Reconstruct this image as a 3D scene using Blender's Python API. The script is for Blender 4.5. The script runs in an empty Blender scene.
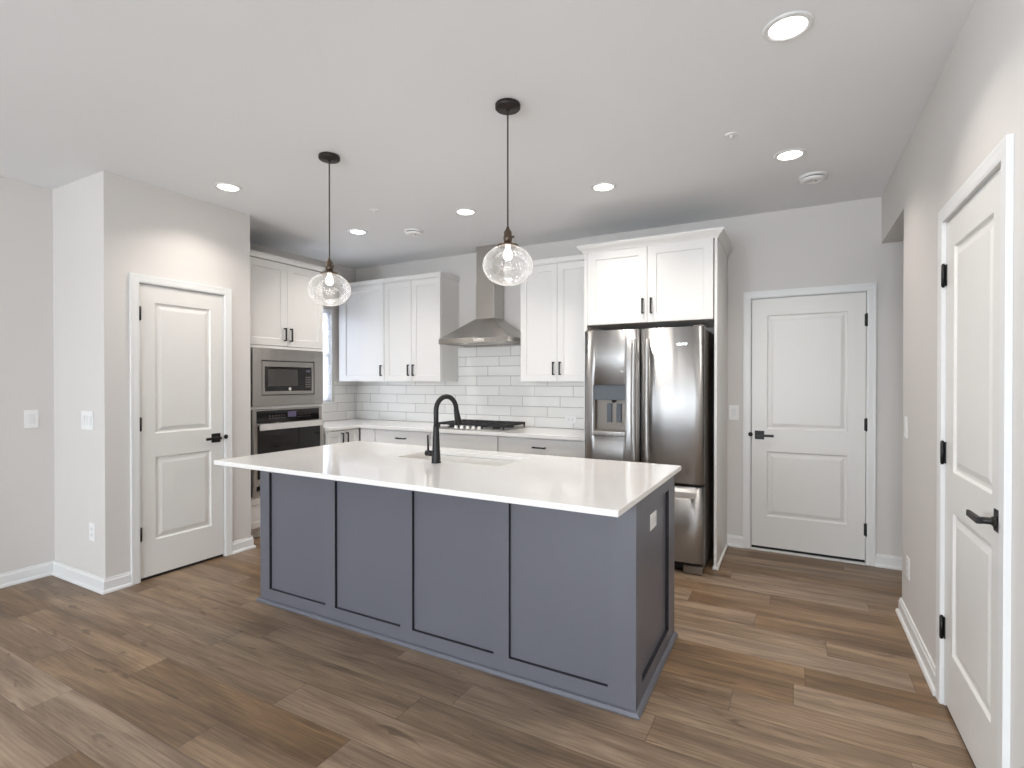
import bpy, bmesh, math, random
from mathutils import Vector, Matrix
R = math.radians
PI = math.pi
random.seed(7)
sc = bpy.context.scene
COL = sc.collection

# ------------------------------------------------------------------ camera, world, exposure, large lights
cam_data = bpy.data.cameras.new('camera')
cam = bpy.data.objects.new('camera', cam_data)
COL.objects.link(cam)
cam.location = (0, 0, 1.38)
cam.rotation_euler = (R(90 - 0.37), 0, R(28.434))
cam_data.sensor_width = 36
cam_data.lens = 520.28 / 1024 * 36
cam_data.clip_start = 0.05
sc.camera = cam

vs = sc.view_settings
vs.view_transform = 'Standard'
vs.look = 'None'
vs.gamma = 1
vs.use_curve_mapping = False
vs.exposure = 0.57

world = bpy.data.worlds.new('sky')
sc.world = world
world.use_nodes = True
wn = world.node_tree.nodes
wb = wn['Background']
wb.inputs[0].default_value = (0.80, 0.90, 1.0, 1)
wb.inputs[1].default_value = 2.2


def area(name, loc, rot, sx, sy, power, color, spread=180, parent=None):
    l = bpy.data.lights.new(name, 'AREA')
    l.shape = 'RECTANGLE'
    l.size = sx
    l.size_y = sy
    l.energy = power
    l.color = color
    l.spread = R(spread)
    o = bpy.data.objects.new(name, l)
    COL.objects.link(o)
    o.location = loc
    o.rotation_euler = rot
    if parent:
        o.parent = parent
    return o


DAY = (0.86, 0.93, 1.0)
WARM = (1.0, 0.93, 0.86)
# daylight through the rear windows and the one beside the oven, plus added fill
area('daylight', (-2.35, -4.16, 1.35), (R(90), 0, 0), 1.7, 2.1, 96, DAY)
area('daylight', (-3.85, -4.16, 1.55), (R(90), 0, 0), 0.85, 1.5, 20, DAY)
area('daylight', (-0.35, -4.16, 1.55), (R(90), 0, 0), 1.1, 1.5, 84, DAY)
area('daylight', (-4.80, -2.3, 1.55), (R(90), 0, R(-90)), 1.5, 1.5, 210, DAY)  # added fill at an unseen living-wall window, brightens the right wall
area('daylight', (-4.98, 4.0, 1.65), (R(90), 0, R(-90)), 0.6, 1.1, 20, DAY)
LAMP_W = 3.8


# ------------------------------------------------------------------ materials
def nt(name):
    m = bpy.data.materials.new(name)
    m.use_nodes = True
    t = m.node_tree
    return m, t, t.nodes['Principled BSDF']


def node(t, typ, **kw):
    n = t.nodes.new(typ)
    for k, v in kw.items():
        setattr(n, k, v)
    return n


def lk(t, a, b):
    t.links.new(a, b)


def srgb(r, g, b):
    f = lambda c: ((c / 255 + .055) / 1.055) ** 2.4 if c > 10 else c / 255 / 12.92
    return (f(r), f(g), f(b), 1)


def simple(name, rgb, rough=.5, metal=0, bump=0.0, scale=60, var=0.03, coat=0, spec=.5):
    m, t, p = nt(name)
    tc = node(t, 'ShaderNodeTexCoord')
    nz = node(t, 'ShaderNodeTexNoise')
    nz.inputs['Scale'].default_value = scale
    nz.inputs['Detail'].default_value = 3
    lk(t, tc.outputs['Object'], nz.inputs['Vector'])
    c = srgb(*rgb)
    mix = node(t, 'ShaderNodeMix', data_type='RGBA')
    mix.inputs[6].default_value = tuple(x * (1 - var) for x in c[:3]) + (1,)
    mix.inputs[7].default_value = tuple(min(1, x * (1 + var)) for x in c[:3]) + (1,)
    lk(t, nz.outputs['Fac'], mix.inputs[0])
    lk(t, mix.outputs[2], p.inputs['Base Color'])
    p.inputs['Roughness'].default_value = rough
    p.inputs['Metallic'].default_value = metal
    p.inputs['Coat Weight'].default_value = coat
    p.inputs['Specular IOR Level'].default_value = spec
    if bump:
        b = node(t, 'ShaderNodeBump')
        b.inputs['Strength'].default_value = bump
        b.inputs['Distance'].default_value = .002
        lk(t, nz.outputs['Fac'], b.inputs['Height'])
        lk(t, b.outputs[0], p.inputs['Normal'])
    return m


M = {}
M['wall'] = simple('wall_paint', (216, 212, 208), .6, bump=.15, scale=180, var=.01)
M['ceiling'] = simple('ceiling_paint', (238, 239, 240), .8, bump=.2, scale=140, var=.01)
M['trim'] = simple('trim_paint', (230, 230, 229), .35, var=.008)
M['door'] = simple('door_paint', (228, 226, 222), .38, var=.008)
M['cab'] = simple('cabinet_paint', (233, 231, 228), .36, var=.008)
M['island'] = simple('island_paint', (103, 104, 112), .36, var=.02)
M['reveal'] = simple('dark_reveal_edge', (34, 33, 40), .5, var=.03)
M['quartz'] = simple('quartz', (240, 237, 234), .10, scale=25, var=.02)
M['black'] = simple('matte_black', (15, 14, 15), .45, var=.1)
M['bronze'] = simple('dark_bronze', (52, 46, 43), .45, metal=.6, var=.1)
M['brass'] = simple('aged_brass', (104, 90, 78), .4, metal=.85, var=.1)
M['plate'] = simple('switch_plastic', (238, 237, 236), .35, var=.01)
M['slot'] = simple('slot_dark', (110, 106, 104), .6, var=.02)
M['iron'] = simple('cast_iron', (36, 36, 38), .6, var=.1, bump=.3, scale=200)
M['glassblack'] = simple('black_glass', (22, 19, 19), .06, var=.05)
M['darkglass'] = simple('tinted_glass', (70, 68, 66), .08, var=.05)
M['dark'] = simple('dark_gap', (26, 24, 24), .7, var=.05)
M['fridgeside'] = simple('fridge_side', (128, 120, 112), .45, metal=.4, var=.03)
M['sink'] = simple('sink_composite', (242, 240, 236), .25, var=.02)
M['slate'] = simple('dispenser_panel', (84, 90, 96), .5, metal=0, var=.05)
M['blind'] = simple('blind_vinyl', (246, 247, 250), .5, var=.01)
_t = M['blind'].node_tree
_p = _t.nodes['Principled BSDF']
_tl = _t.nodes.new('ShaderNodeBsdfTranslucent')
_tl.inputs[0].default_value = (.95, .96, 1, 1)
_mx = _t.nodes.new('ShaderNodeMixShader')
_mx.inputs[0].default_value = .5
_t.links.new(_p.outputs[0], _mx.inputs[1])
_t.links.new(_tl.outputs[0], _mx.inputs[2])
_t.links.new(_mx.outputs[0], _t.nodes['Material Output'].inputs[0])
M['chrome'] = simple('polished_metal', (222, 220, 216), .12, metal=1, var=.02)
M['knob'] = simple('knob_metal', (222, 220, 217), .35, metal=.35, var=.02)
M['satin'] = simple('satin_metal', (205, 202, 198), .5, metal=.2)
M['braid'] = simple('cord_fabric', (60, 54, 50), .8, var=.2, scale=400)
M['exterior'] = simple('door_backing', (120, 116, 110), .8, var=.02)


def steel(name, rgb=(190, 186, 181), rough=.27, axis='z', aniso=.85, bump=.6):
    """brushed steel; grain runs horizontally, highlights stretch vertically"""
    m, t, p = nt(name)
    tc = node(t, 'ShaderNodeTexCoord')
    mp = node(t, 'ShaderNodeMapping')
    mp.inputs['Scale'].default_value = (3, 3, 900) if axis == 'z' else (900, 900, 3)
    lk(t, tc.outputs['Object'], mp.inputs[0])
    nz = node(t, 'ShaderNodeTexNoise')
    nz.inputs['Scale'].default_value = 1
    nz.inputs['Detail'].default_value = 2
    lk(t, mp.outputs[0], nz.inputs['Vector'])
    c = srgb(*rgb)
    mix = node(t, 'ShaderNodeMix', data_type='RGBA')
    mix.inputs[6].default_value = tuple(x * .9 for x in c[:3]) + (1,)
    mix.inputs[7].default_value = tuple(min(1, x * 1.08) for x in c[:3]) + (1,)
    lk(t, nz.outputs['Fac'], mix.inputs[0])
    lk(t, mix.outputs[2], p.inputs['Base Color'])
    p.inputs['Metallic'].default_value = 1
    p.inputs['Roughness'].default_value = rough
    p.inputs['Anisotropic'].default_value = aniso
    tg = node(t, 'ShaderNodeTangent', direction_type='RADIAL', axis='Z')
    lk(t, tg.outputs[0], p.inputs['Tangent'])
    p.inputs['Anisotropic Rotation'].default_value = .25
    # slow buckling of the sheet gives soft vertical streaks in the reflections
    mp2 = node(t, 'ShaderNodeMapping')
    mp2.inputs['Scale'].default_value = (9, 9, .5)
    lk(t, tc.outputs['Object'], mp2.inputs[0])
    n2 = node(t, 'ShaderNodeTexNoise')
    n2.inputs['Scale'].default_value = 1
    n2.inputs['Detail'].default_value = 1
    lk(t, mp2.outputs[0], n2.inputs['Vector'])
    b = node(t, 'ShaderNodeBump')
    b.inputs['Strength'].default_value = bump
    b.inputs['Distance'].default_value = .010
    lk(t, n2.outputs['Fac'], b.inputs['Height'])
    lk(t, b.outputs[0], p.inputs['Normal'])
    return m


M['steel'] = steel('brushed_steel', (184, 183, 182), .41)
M['steel_oven'] = steel('oven_steel', (182, 178, 174), .45)
M['steel_hood'] = steel('hood_steel', (190, 186, 181), .29, bump=.05)


def floor_mat():
    m, t, p = nt('oak_plank_floor')
    W, L, Y0 = .1755, 1.24, .93
    geo = node(t, 'ShaderNodeNewGeometry')
    sp = node(t, 'ShaderNodeSeparateXYZ')
    lk(t, geo.outputs['Position'], sp.inputs[0])

    def mth(op, a, b=None, c=None):
        n = node(t, 'ShaderNodeMath', operation=op)
        for i, v in enumerate((a, b, c)):
            if v is None:
                continue
            if isinstance(v, (int, float)):
                n.inputs[i].default_value = v
            else:
                lk(t, v, n.inputs[i])
        return n.outputs[0]
    yy = mth('DIVIDE', mth('SUBTRACT', sp.outputs[1], Y0 - W * 40), W)
    row = mth('FLOOR', yy)
    fy = mth('FRACT', yy)
    wn1 = node(t, 'ShaderNodeTexWhiteNoise', noise_dimensions='1D')
    lk(t, row, wn1.inputs['W'])
    xx = mth('ADD', mth('DIVIDE', mth('ADD', sp.outputs[0], 40), L), mth('MULTIPLY', wn1.outputs['Value'], 7))
    colm = mth('FLOOR', xx)
    fx = mth('FRACT', xx)
    cv = node(t, 'ShaderNodeCombineXYZ')
    lk(t, row, cv.inputs[0])
    lk(t, colm, cv.inputs[1])
    wn2 = node(t, 'ShaderNodeTexWhiteNoise', noise_dimensions='2D')
    lk(t, cv.outputs[0], wn2.inputs['Vector'])
    idv = wn2.outputs['Value']
    # grain coordinates, different in each plank
    gx = mth('ADD', mth('MULTIPLY', sp.outputs[0], 1.0), mth('MULTIPLY', idv, 37))
    gy = mth('ADD', mth('MULTIPLY', sp.outputs[1], 1.0), mth('MULTIPLY', idv, 91))
    gv = node(t, 'ShaderNodeCombineXYZ')
    lk(t, gx, gv.inputs[0])
    lk(t, gy, gv.inputs[1])

    def noise(sx, sy, det, dist=0, rough=.55):
        mp = node(t, 'ShaderNodeMapping')
        mp.inputs['Scale'].default_value = (sx, sy, 1)
        lk(t, gv.outputs[0], mp.inputs[0])
        n = node(t, 'ShaderNodeTexNoise')
        n.inputs['Scale'].default_value = 1
        n.inputs['Detail'].default_value = det
        n.inputs['Roughness'].default_value = rough
        n.inputs['Distortion'].default_value = dist
        lk(t, mp.outputs[0], n.inputs['Vector'])
        return n.outputs['Fac']
    broad = noise(1.3, 9, 3, .6)
    fine = noise(4, 110, 4, .3)
    knots = noise(3.2, 12, 2, 1.2)
    streak = noise(.9, 26, 3, .8, .6)
    ramp = node(t, 'ShaderNodeValToRGB')
    e = ramp.color_ramp.elements
    e[0].position, e[0].color = .33, srgb(92, 72, 52)
    e[1].position, e[1].color = .67, srgb(164, 137, 107)
    e2 = e.new(.5)
    e2.color = srgb(130, 105, 79)
    v = mth('ADD', mth('MULTIPLY', broad, .62), mth('MULTIPLY', fine, .38))
    v = mth('ADD', v, mth('MULTIPLY', mth('SUBTRACT', idv, .5), .11))
    lk(t, v, ramp.inputs[0])
    # grey-ish weathering differs between planks
    hs = node(t, 'ShaderNodeHueSaturation')
    lk(t, ramp.outputs[0], hs.inputs['Color'])
    lk(t, mth('ADD', mth('MULTIPLY', wn2.outputs['Value'], -.3), 1.1), hs.inputs['Saturation'])
    kr = node(t, 'ShaderNodeMapRange')
    kr.inputs['From Min'].default_value = .655
    kr.inputs['From Max'].default_value = .74
    kr.inputs['To Max'].default_value = .62
    lk(t, knots, kr.inputs[0])
    mk = node(t, 'ShaderNodeMix', data_type='RGBA')
    lk(t, kr.outputs[0], mk.inputs[0])
    lk(t, hs.outputs[0], mk.inputs[6])
    mk.inputs[7].default_value = srgb(74, 56, 44)
    sr = node(t, 'ShaderNodeMapRange')
    sr.inputs['From Min'].default_value = .54
    sr.inputs['From Max'].default_value = .72
    sr.inputs['To Max'].default_value = .5
    lk(t, streak, sr.inputs[0])
    mk2 = node(t, 'ShaderNodeMix', data_type='RGBA')
    lk(t, sr.outputs[0], mk2.inputs[0])
    lk(t, mk.outputs[2], mk2.inputs[6])
    mk2.inputs[7].default_value = srgb(88, 68, 52)
    mk = mk2
    # seams
    ey = mth('MULTIPLY', mth('MINIMUM', fy, mth('SUBTRACT', 1, fy)), W)
    ex = mth('MULTIPLY', mth('MINIMUM', fx, mth('SUBTRACT', 1, fx)), L)
    edge = mth('MINIMUM', ex, ey)
    sm = node(t, 'ShaderNodeMapRange')
    sm.inputs['From Min'].default_value = .0006
    sm.inputs['From Max'].default_value = .0022
    sm.inputs['To Min'].default_value = .55
    sm.inputs['To Max'].default_value = 0
    lk(t, edge, sm.inputs[0])
    ms = node(t, 'ShaderNodeMix', data_type='RGBA')
    lk(t, sm.outputs[0], ms.inputs[0])
    lk(t, mk.outputs[2], ms.inputs[6])
    ms.inputs[7].default_value = srgb(58, 46, 38)
    lk(t, ms.outputs[2], p.inputs['Base Color'])
    rr = node(t, 'ShaderNodeMapRange')
    rr.inputs['To Min'].default_value = .34
    rr.inputs['To Max'].default_value = .48
    lk(t, fine, rr.inputs[0])
    lk(t, rr.outputs[0], p.inputs['Roughness'])
    b = node(t, 'ShaderNodeBump')
    b.inputs['Strength'].default_value = .25
    b.inputs['Distance'].default_value = .001
    hh = mth('SUBTRACT', fine, mth('MULTIPLY', sm.outputs[0], 2))
    lk(t, hh, b.inputs['Height'])
    lk(t, b.outputs[0], p.inputs['Normal'])
    return m


M['floor'] = floor_mat()


def tile_mat(name, axis, x0, sgn=1):
    m, t, p = nt(name)
    geo = node(t, 'ShaderNodeNewGeometry')
    sp = node(t, 'ShaderNodeSeparateXYZ')
    lk(t, geo.outputs['Position'], sp.inputs[0])

    def mth(op, a, b=None):
        n = node(t, 'ShaderNodeMath', operation=op)
        for i, v in enumerate((a, b)):
            if v is None:
                continue
            if isinstance(v, (int, float)):
                n.inputs[i].default_value = v
            else:
                lk(t, v, n.inputs[i])
        return n.outputs[0]
    H, L = .1025, .411
    zz = mth('DIVIDE', mth('SUBTRACT', sp.outputs[2], .916 - H * 10), H)
    row = mth('FLOOR', zz)
    fz = mth('FRACT', zz)
    u = mth('DIVIDE', mth('SUBTRACT', sp.outputs[axis], x0), L)
    u = mth('SUBTRACT', u, mth('MULTIPLY', mth('SUBTRACT', row, 10), sgn / 3))
    u = mth('ADD', u, 50)
    fu = mth('FRACT', u)
    cu = mth('FLOOR', u)
    ez = mth('MULTIPLY', mth('MINIMUM', fz, mth('SUBTRACT', 1, fz)), H)
    eu = mth('MULTIPLY', mth('MINIMUM', fu, mth('SUBTRACT', 1, fu)), L)
    edge = mth('MINIMUM', ez, eu)
    mr = node(t, 'ShaderNodeMapRange')
    mr.inputs['From Min'].default_value = .0018
    mr.inputs['From Max'].default_value = .0030
    lk(t, edge, mr.inputs[0])
    cv = node(t, 'ShaderNodeCombineXYZ')
    lk(t, row, cv.inputs[0])
    lk(t, cu, cv.inputs[1])
    wn_ = node(t, 'ShaderNodeTexWhiteNoise', noise_dimensions='2D')
    lk(t, cv.outputs[0], wn_.inputs['Vector'])
    tint = node(t, 'ShaderNodeMix', data_type='RGBA')
    tint.inputs[6].default_value = srgb(232, 231, 227)
    tint.inputs[7].default_value = srgb(240, 239, 236)
    lk(t, wn_.outputs['Value'], tint.inputs[0])
    mx = node(t, 'ShaderNodeMix', data_type='RGBA')
    mx.inputs[6].default_value = srgb(158, 155, 151)
    lk(t, tint.outputs[2], mx.inputs[7])
    lk(t, mr.outputs[0], mx.inputs[0])
    lk(t, mx.outputs[2], p.inputs['Base Color'])
    rg = node(t, 'ShaderNodeMapRange')
    rg.inputs['To Min'].default_value = .7
    rg.inputs['To Max'].default_value = .1
    lk(t, mr.outputs[0], rg.inputs[0])
    lk(t, rg.outputs[0], p.inputs['Roughness'])
    mb = node(t, 'ShaderNodeMapRange', interpolation_type='SMOOTHSTEP')
    mb.inputs['From Min'].default_value = .001
    mb.inputs['From Max'].default_value = .006
    lk(t, edge, mb.inputs[0])
    b = node(t, 'ShaderNodeBump')
    b.inputs['Strength'].default_value = .6
    b.inputs['Distance'].default_value = .0015
    lk(t, mb.outputs[0], b.inputs['Height'])
    lk(t, b.outputs[0], p.inputs['Normal'])
    return m


M['tile'] = tile_mat('subway_tile_back', 0, -2.276)
M['tile_side'] = tile_mat('subway_tile_side', 1, 4.69 - .17, -1)


def thin_glass(name, seeded=False, tint=(1, 1, 1, 1)):
    m = bpy.data.materials.new(name)
    m.use_nodes = True
    t = m.node_tree
    t.nodes.remove(t.nodes['Principled BSDF'])
    out = t.nodes['Material Output']
    tr = node(t, 'ShaderNodeBsdfTransparent')
    tr.inputs[0].default_value = tint
    gl = node(t, 'ShaderNodeBsdfGlossy')
    gl.inputs['Roughness'].default_value = .03
    fr = node(t, 'ShaderNodeFresnel')
    fr.inputs[0].default_value = 1.5
    mix = node(t, 'ShaderNodeMixShader')
    if seeded:
        tc = node(t, 'ShaderNodeTexCoord')
        nz = node(t, 'ShaderNodeTexNoise')
        nz.inputs['Scale'].default_value = 38
        nz.inputs['Detail'].default_value = 2
        lk(t, tc.outputs['Object'], nz.inputs['Vector'])
        vo = node(t, 'ShaderNodeTexVoronoi')
        vo.inputs['Scale'].default_value = 70
        lk(t, tc.outputs['Object'], vo.inputs['Vector'])
        b = node(t, 'ShaderNodeBump')
        b.inputs['Strength'].default_value = .5
        b.inputs['Distance'].default_value = .01
        lk(t, nz.outputs['Fac'], b.inputs['Height'])
        lk(t, b.outputs[0], gl.inputs['Normal'])
        lw = node(t, 'ShaderNodeLayerWeight')
        lw.inputs['Blend'].default_value = .35
        # air seeds scatter a little light
        df = node(t, 'ShaderNodeBsdfTranslucent')
        df.inputs[0].default_value = (1, 1, 1, 1)
        df2 = node(t, 'ShaderNodeBsdfDiffuse')
        df2.inputs[0].default_value = (1, 1, 1, 1)
        dm = node(t, 'ShaderNodeMixShader')
        lk(t, df.outputs[0], dm.inputs[1])
        lk(t, df2.outputs[0], dm.inputs[2])
        sd = node(t, 'ShaderNodeMapRange')
        sd.inputs['From Min'].default_value = .30
        sd.inputs['From Max'].default_value = .12
        sd.inputs['To Min'].default_value = .05
        sd.inputs['To Max'].default_value = .35
        lk(t, vo.outputs['Distance'], sd.inputs[0])
        m1 = node(t, 'ShaderNodeMixShader')
        fp = node(t, 'ShaderNodeMath', operation='POWER')  # rim whitened in the shader, standing in for bright edge reflections
        lk(t, lw.outputs['Facing'], fp.inputs[0])
        fp.inputs[1].default_value = 2.2
        fm = node(t, 'ShaderNodeMath', operation='MULTIPLY_ADD')
        lk(t, fp.outputs[0], fm.inputs[0])
        fm.inputs[1].default_value = .6
        lk(t, sd.outputs[0], fm.inputs[2])
        lk(t, fm.outputs[0], m1.inputs[0])
        lk(t, tr.outputs[0], m1.inputs[1])
        lk(t, dm.outputs[0], m1.inputs[2])
        ad = node(t, 'ShaderNodeMath', operation='MULTIPLY')
        lk(t, lw.outputs['Fresnel'], ad.inputs[0])
        ad.inputs[1].default_value = .65
        lk(t, ad.outputs[0], mix.inputs[0])
        lk(t, m1.outputs[0], mix.inputs[1])
    else:
        lk(t, fr.outputs[0], mix.inputs[0])
        lk(t, tr.outputs[0], mix.inputs[1])
    lk(t, gl.outputs[0], mix.inputs[2])
    lk(t, mix.outputs[0], out.inputs[0])
    return m


M['pane'] = thin_glass('window_glass')
M['seeded'] = thin_glass('seeded_glass', True)


def emit(name, col, s):
    m, t, p = nt(name)
    p.inputs['Base Color'].default_value = col
    p.inputs['Emission Color'].default_value = col
    p.inputs['Emission Strength'].default_value = s
    p.inputs['Roughness'].default_value = .5
    nz = node(t, 'ShaderNodeTexNoise')
    nz.inputs['Scale'].default_value = 8
    mr = node(t, 'ShaderNodeMapRange')
    mr.inputs['To Min'].default_value = s * .97
    mr.inputs['To Max'].default_value = s * 1.03
    lk(t, nz.outputs['Fac'], mr.inputs[0])
    lk(t, mr.outputs[0], p.inputs['Emission Strength'])
    return m


M['lens'] = emit('lamp_lens', (1, .97, .93, 1), 6)
M['bulb'] = emit('bulb_glow', (1, .97, .94, 1), 3)
M['display'] = emit('display_glow', srgb(84, 80, 104), .12)


# ------------------------------------------------------------------ mesh helpers
class MB:
    def __init__(self):
        self.bm = bmesh.new()

    def box(self, x0, x1, y0, y1, z0, z1):
        v = [self.bm.verts.new(p) for p in ((x0, y0, z0), (x1, y0, z0), (x1, y1, z0), (x0, y1, z0),
                                            (x0, y0, z1), (x1, y0, z1), (x1, y1, z1), (x0, y1, z1))]
        for f in ((0, 3, 2, 1), (4, 5, 6, 7), (0, 1, 5, 4), (1, 2, 6, 5), (2, 3, 7, 6), (3, 0, 4, 7)):
            self.bm.faces.new([v[i] for i in f])
        return self

    def quad(self, *pts):
        self.bm.faces.new([self.bm.verts.new(p) for p in pts])
        return self

    def prism(self, pts, axis, a, b):
        """extrude 2D outline pts along axis (0,1,2) from a to b"""
        def P(u, v, w):
            return {0: (w, u, v), 1: (u, w, v), 2: (u, v, w)}[axis]
        A = [self.bm.verts.new(P(u, v, a)) for u, v in pts]
        B = [self.bm.verts.new(P(u, v, b)) for u, v in pts]
        n = len(pts)
        self.bm.faces.new(A)
        self.bm.faces.new(B[::-1])
        for i in range(n):
            self.bm.faces.new((A[i], B[i], B[(i + 1) % n], A[(i + 1) % n]))
        return self

    def lathe(self, prof, cx=0, cy=0, seg=32, axis='z', c=(0, 0, 0), smooth=True):
        """prof: list of (r, h)"""
        rings = []
        for r, h in prof:
            ring = []
            if r < 1e-6:
                ring = [self.bm.verts.new(self._ax(0, 0, h, axis, c))]
            else:
                for k in range(seg):
                    a = 2 * PI * k / seg
                    ring.append(self.bm.verts.new(self._ax(r * math.cos(a), r * math.sin(a), h, axis, c)))
            rings.append(ring)
        for A, B in zip(rings, rings[1:]):
            for k in range(seg):
                k2 = (k + 1) % seg
                if len(A) == 1 and len(B) == 1:
                    continue
                if len(A) == 1:
                    f = self.bm.faces.new((A[0], B[k], B[k2]))
                elif len(B) == 1:
                    f = self.bm.faces.new((A[k], A[k2], B[0]))
                else:
                    f = self.bm.faces.new((A[k], A[k2], B[k2], B[k]))
                f.smooth = smooth
        return self

    def _ax(self, u, v, h, axis, c):
        if axis == 'z':
            return (c[0] + u, c[1] + v, c[2] + h)
        if axis == 'y':
            return (c[0] + u, c[1] + h, c[2] + v)
        return (c[0] + h, c[1] + u, c[2] + v)

    def tube(self, pts, radii, seg=16, cap=True):
        pts = [Vector(p) for p in pts]
        if isinstance(radii, (int, float)):
            radii = [radii] * len(pts)
        rings = []
        up = None
        for i, p in enumerate(pts):
            d = (pts[min(i + 1, len(pts) - 1)] - pts[max(i - 1, 0)]).normalized()
            if up is None:
                up = Vector((0, 0, 1)) if abs(d.z) < .9 else Vector((0, 1, 0))
            s = d.cross(up).normalized()
            up = s.cross(d).normalized()
            rings.append([self.bm.verts.new(p + (s * math.cos(2 * PI * k / seg) + up * math.sin(2 * PI * k / seg)) * radii[i]) for k in range(seg)])
        for A, B in zip(rings, rings[1:]):
            for k in range(seg):
                f = self.bm.faces.new((A[k], A[(k + 1) % seg], B[(k + 1) % seg], B[k]))
                f.smooth = True
        if cap:
            self.bm.faces.new(rings[0][::-1])
            self.bm.faces.new(rings[-1])
        return self

    def front(self, x0, x1, z0, z1, yf, yb, panels=(), levels=(), sides=True, rim=False):
        """slab facing -Y with profiled panels let into its front. levels: (inset, depth) steps"""
        bm = self.bm
        xs = sorted({x0, x1} | {p[0] for p in panels} | {p[1] for p in panels})
        zs = sorted({z0, z1} | {p[2] for p in panels} | {p[3] for p in panels})

        def inside(cx, cz):
            return any(p[0] < cx < p[1] and p[2] < cz < p[3] for p in panels)
        vc = {}

        def V(x, y, z):
            k = (round(x, 5), round(y, 5), round(z, 5))
            if k not in vc:
                vc[k] = bm.verts.new((x, y, z))
            return vc[k]
        for a, b in zip(xs, xs[1:]):
            for c, d in zip(zs, zs[1:]):
                if not inside((a + b) / 2, (c + d) / 2):
                    bm.faces.new((V(a, yf, c), V(b, yf, c), V(b, yf, d), V(a, yf, d)))
        for p in panels:
            prev = None
            lv = [(0, 0)] + list(levels)
            for ins, dy in lv:
                r = [V(p[0] + ins, yf + dy, p[2] + ins), V(p[1] - ins, yf + dy, p[2] + ins),
                     V(p[1] - ins, yf + dy, p[3] - ins), V(p[0] + ins, yf + dy, p[3] - ins)]
                if prev:
                    for i in range(4):
                        j = (i + 1) % 4
                        if prev[i] != r[i] and prev[j] != r[j]:
                            fc = bm.faces.new((prev[i], prev[j], r[j], r[i]))
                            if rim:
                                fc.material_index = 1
                prev = r
            bm.faces.new(prev)
        if sides:
            for i in range(len(xs) - 1):
                bm.faces.new((V(xs[i], yf, z0), V(xs[i], yb, z0), V(xs[i + 1], yb, z0), V(xs[i + 1], yf, z0)))
                bm.faces.new((V(xs[i], yf, z1), V(xs[i + 1], yf, z1), V(xs[i + 1], yb, z1), V(xs[i], yb, z1)))
                for j in range(len(zs) - 1):
                    bm.faces.new((V(xs[i], yb, zs[j]), V(xs[i], yb, zs[j + 1]), V(xs[i + 1], yb, zs[j + 1]), V(xs[i + 1], yb, zs[j])))
            for j in range(len(zs) - 1):
                bm.faces.new((V(x0, yf, zs[j]), V(x0, yf, zs[j + 1]), V(x0, yb, zs[j + 1]), V(x0, yb, zs[j])))
                bm.faces.new((V(x1, yf, zs[j]), V(x1, yb, zs[j]), V(x1, yb, zs[j + 1]), V(x1, yf, zs[j + 1])))
        return self

    def xform(self, mat):
        bmesh.ops.transform(self.bm, matrix=mat, verts=self.bm.verts)
        return self

    def build(self, name, mat, parent=None, bevel=0, label=None, mat2=None):
        bmesh.ops.recalc_face_normals(self.bm, faces=self.bm.faces)
        me = bpy.data.meshes.new(name)
        self.bm.to_mesh(me)
        self.bm.free()
        me.materials.append(M[mat] if isinstance(mat, str) else mat)
        if mat2:
            me.materials.append(M[mat2])
        o = bpy.data.objects.new(name, me)
        COL.objects.link(o)
        if parent:
            o.parent = parent
        if bevel:
            b = o.modifiers.new('bevel', 'BEVEL')
            b.width = bevel
            b.segments = 2
            b.limit_method = 'ANGLE'
            b.angle_limit = R(40)
        if label:
            o['label'] = label
        return o


def tag(o, label, cat, group=None, kind=None):
    o['label'] = label
    o['category'] = cat
    if group:
        o['group'] = group
    if kind:
        o['kind'] = kind
    return o


def empty(name, loc, rz=0, label='', cat='', group=None, kind=None):
    o = bpy.data.objects.new(name, None)
    o.empty_display_size = .1
    COL.objects.link(o)
    o.location = loc
    o.rotation_euler = (0, 0, rz)
    return tag(o, label, cat, group, kind)


def struct(o, label, cat):
    return tag(o, label, cat, kind='structure')


# positions measured from the place
H = 2.74
XL, XK, XP, XR = -4.65, -4.71, -3.934, .567      # living-side left wall, kitchen left wall, pantry wall, right wall
YB, YS, YP, YO, YR = 4.69, 1.71, 2.742, 3.80, -4.0  # back wall, stub wall, pantry end, right opening, rear wall

# ------------------------------------------------------------------ shell
struct(MB().box(-4.95, 2.2, -4.3, 5.0, -.1, 0).build('floor', 'floor'), 'wood plank floor running across the kitchen', 'floor')
struct(MB().box(-4.95, 2.2, -4.3, 5.0, H, H + .1).build('ceiling', 'ceiling'), 'flat off-white ceiling', 'ceiling')
struct(MB().box(-4.83, 2.12, YB, YB + .12, 0, H).build('wall_back', 'wall'), 'greige back wall behind hood and refrigerator', 'wall')
# kitchen left wall with the window opening
WY0, WY1, WZ0, WZ1 = 3.70, 4.315, 1.135, 2.20
b = MB()
b.box(XK - .12, XK, 2.6, WY0, 0, H).box(XK - .12, XK, WY1, YB, 0, H).box(XK - .12, XK, WY0, WY1, 0, WZ0).box(XK - .12, XK, WY0, WY1, WZ1, H)
struct(b.build('wall_left', 'wall'), 'left kitchen wall behind oven cabinet, with a window', 'wall')
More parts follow.
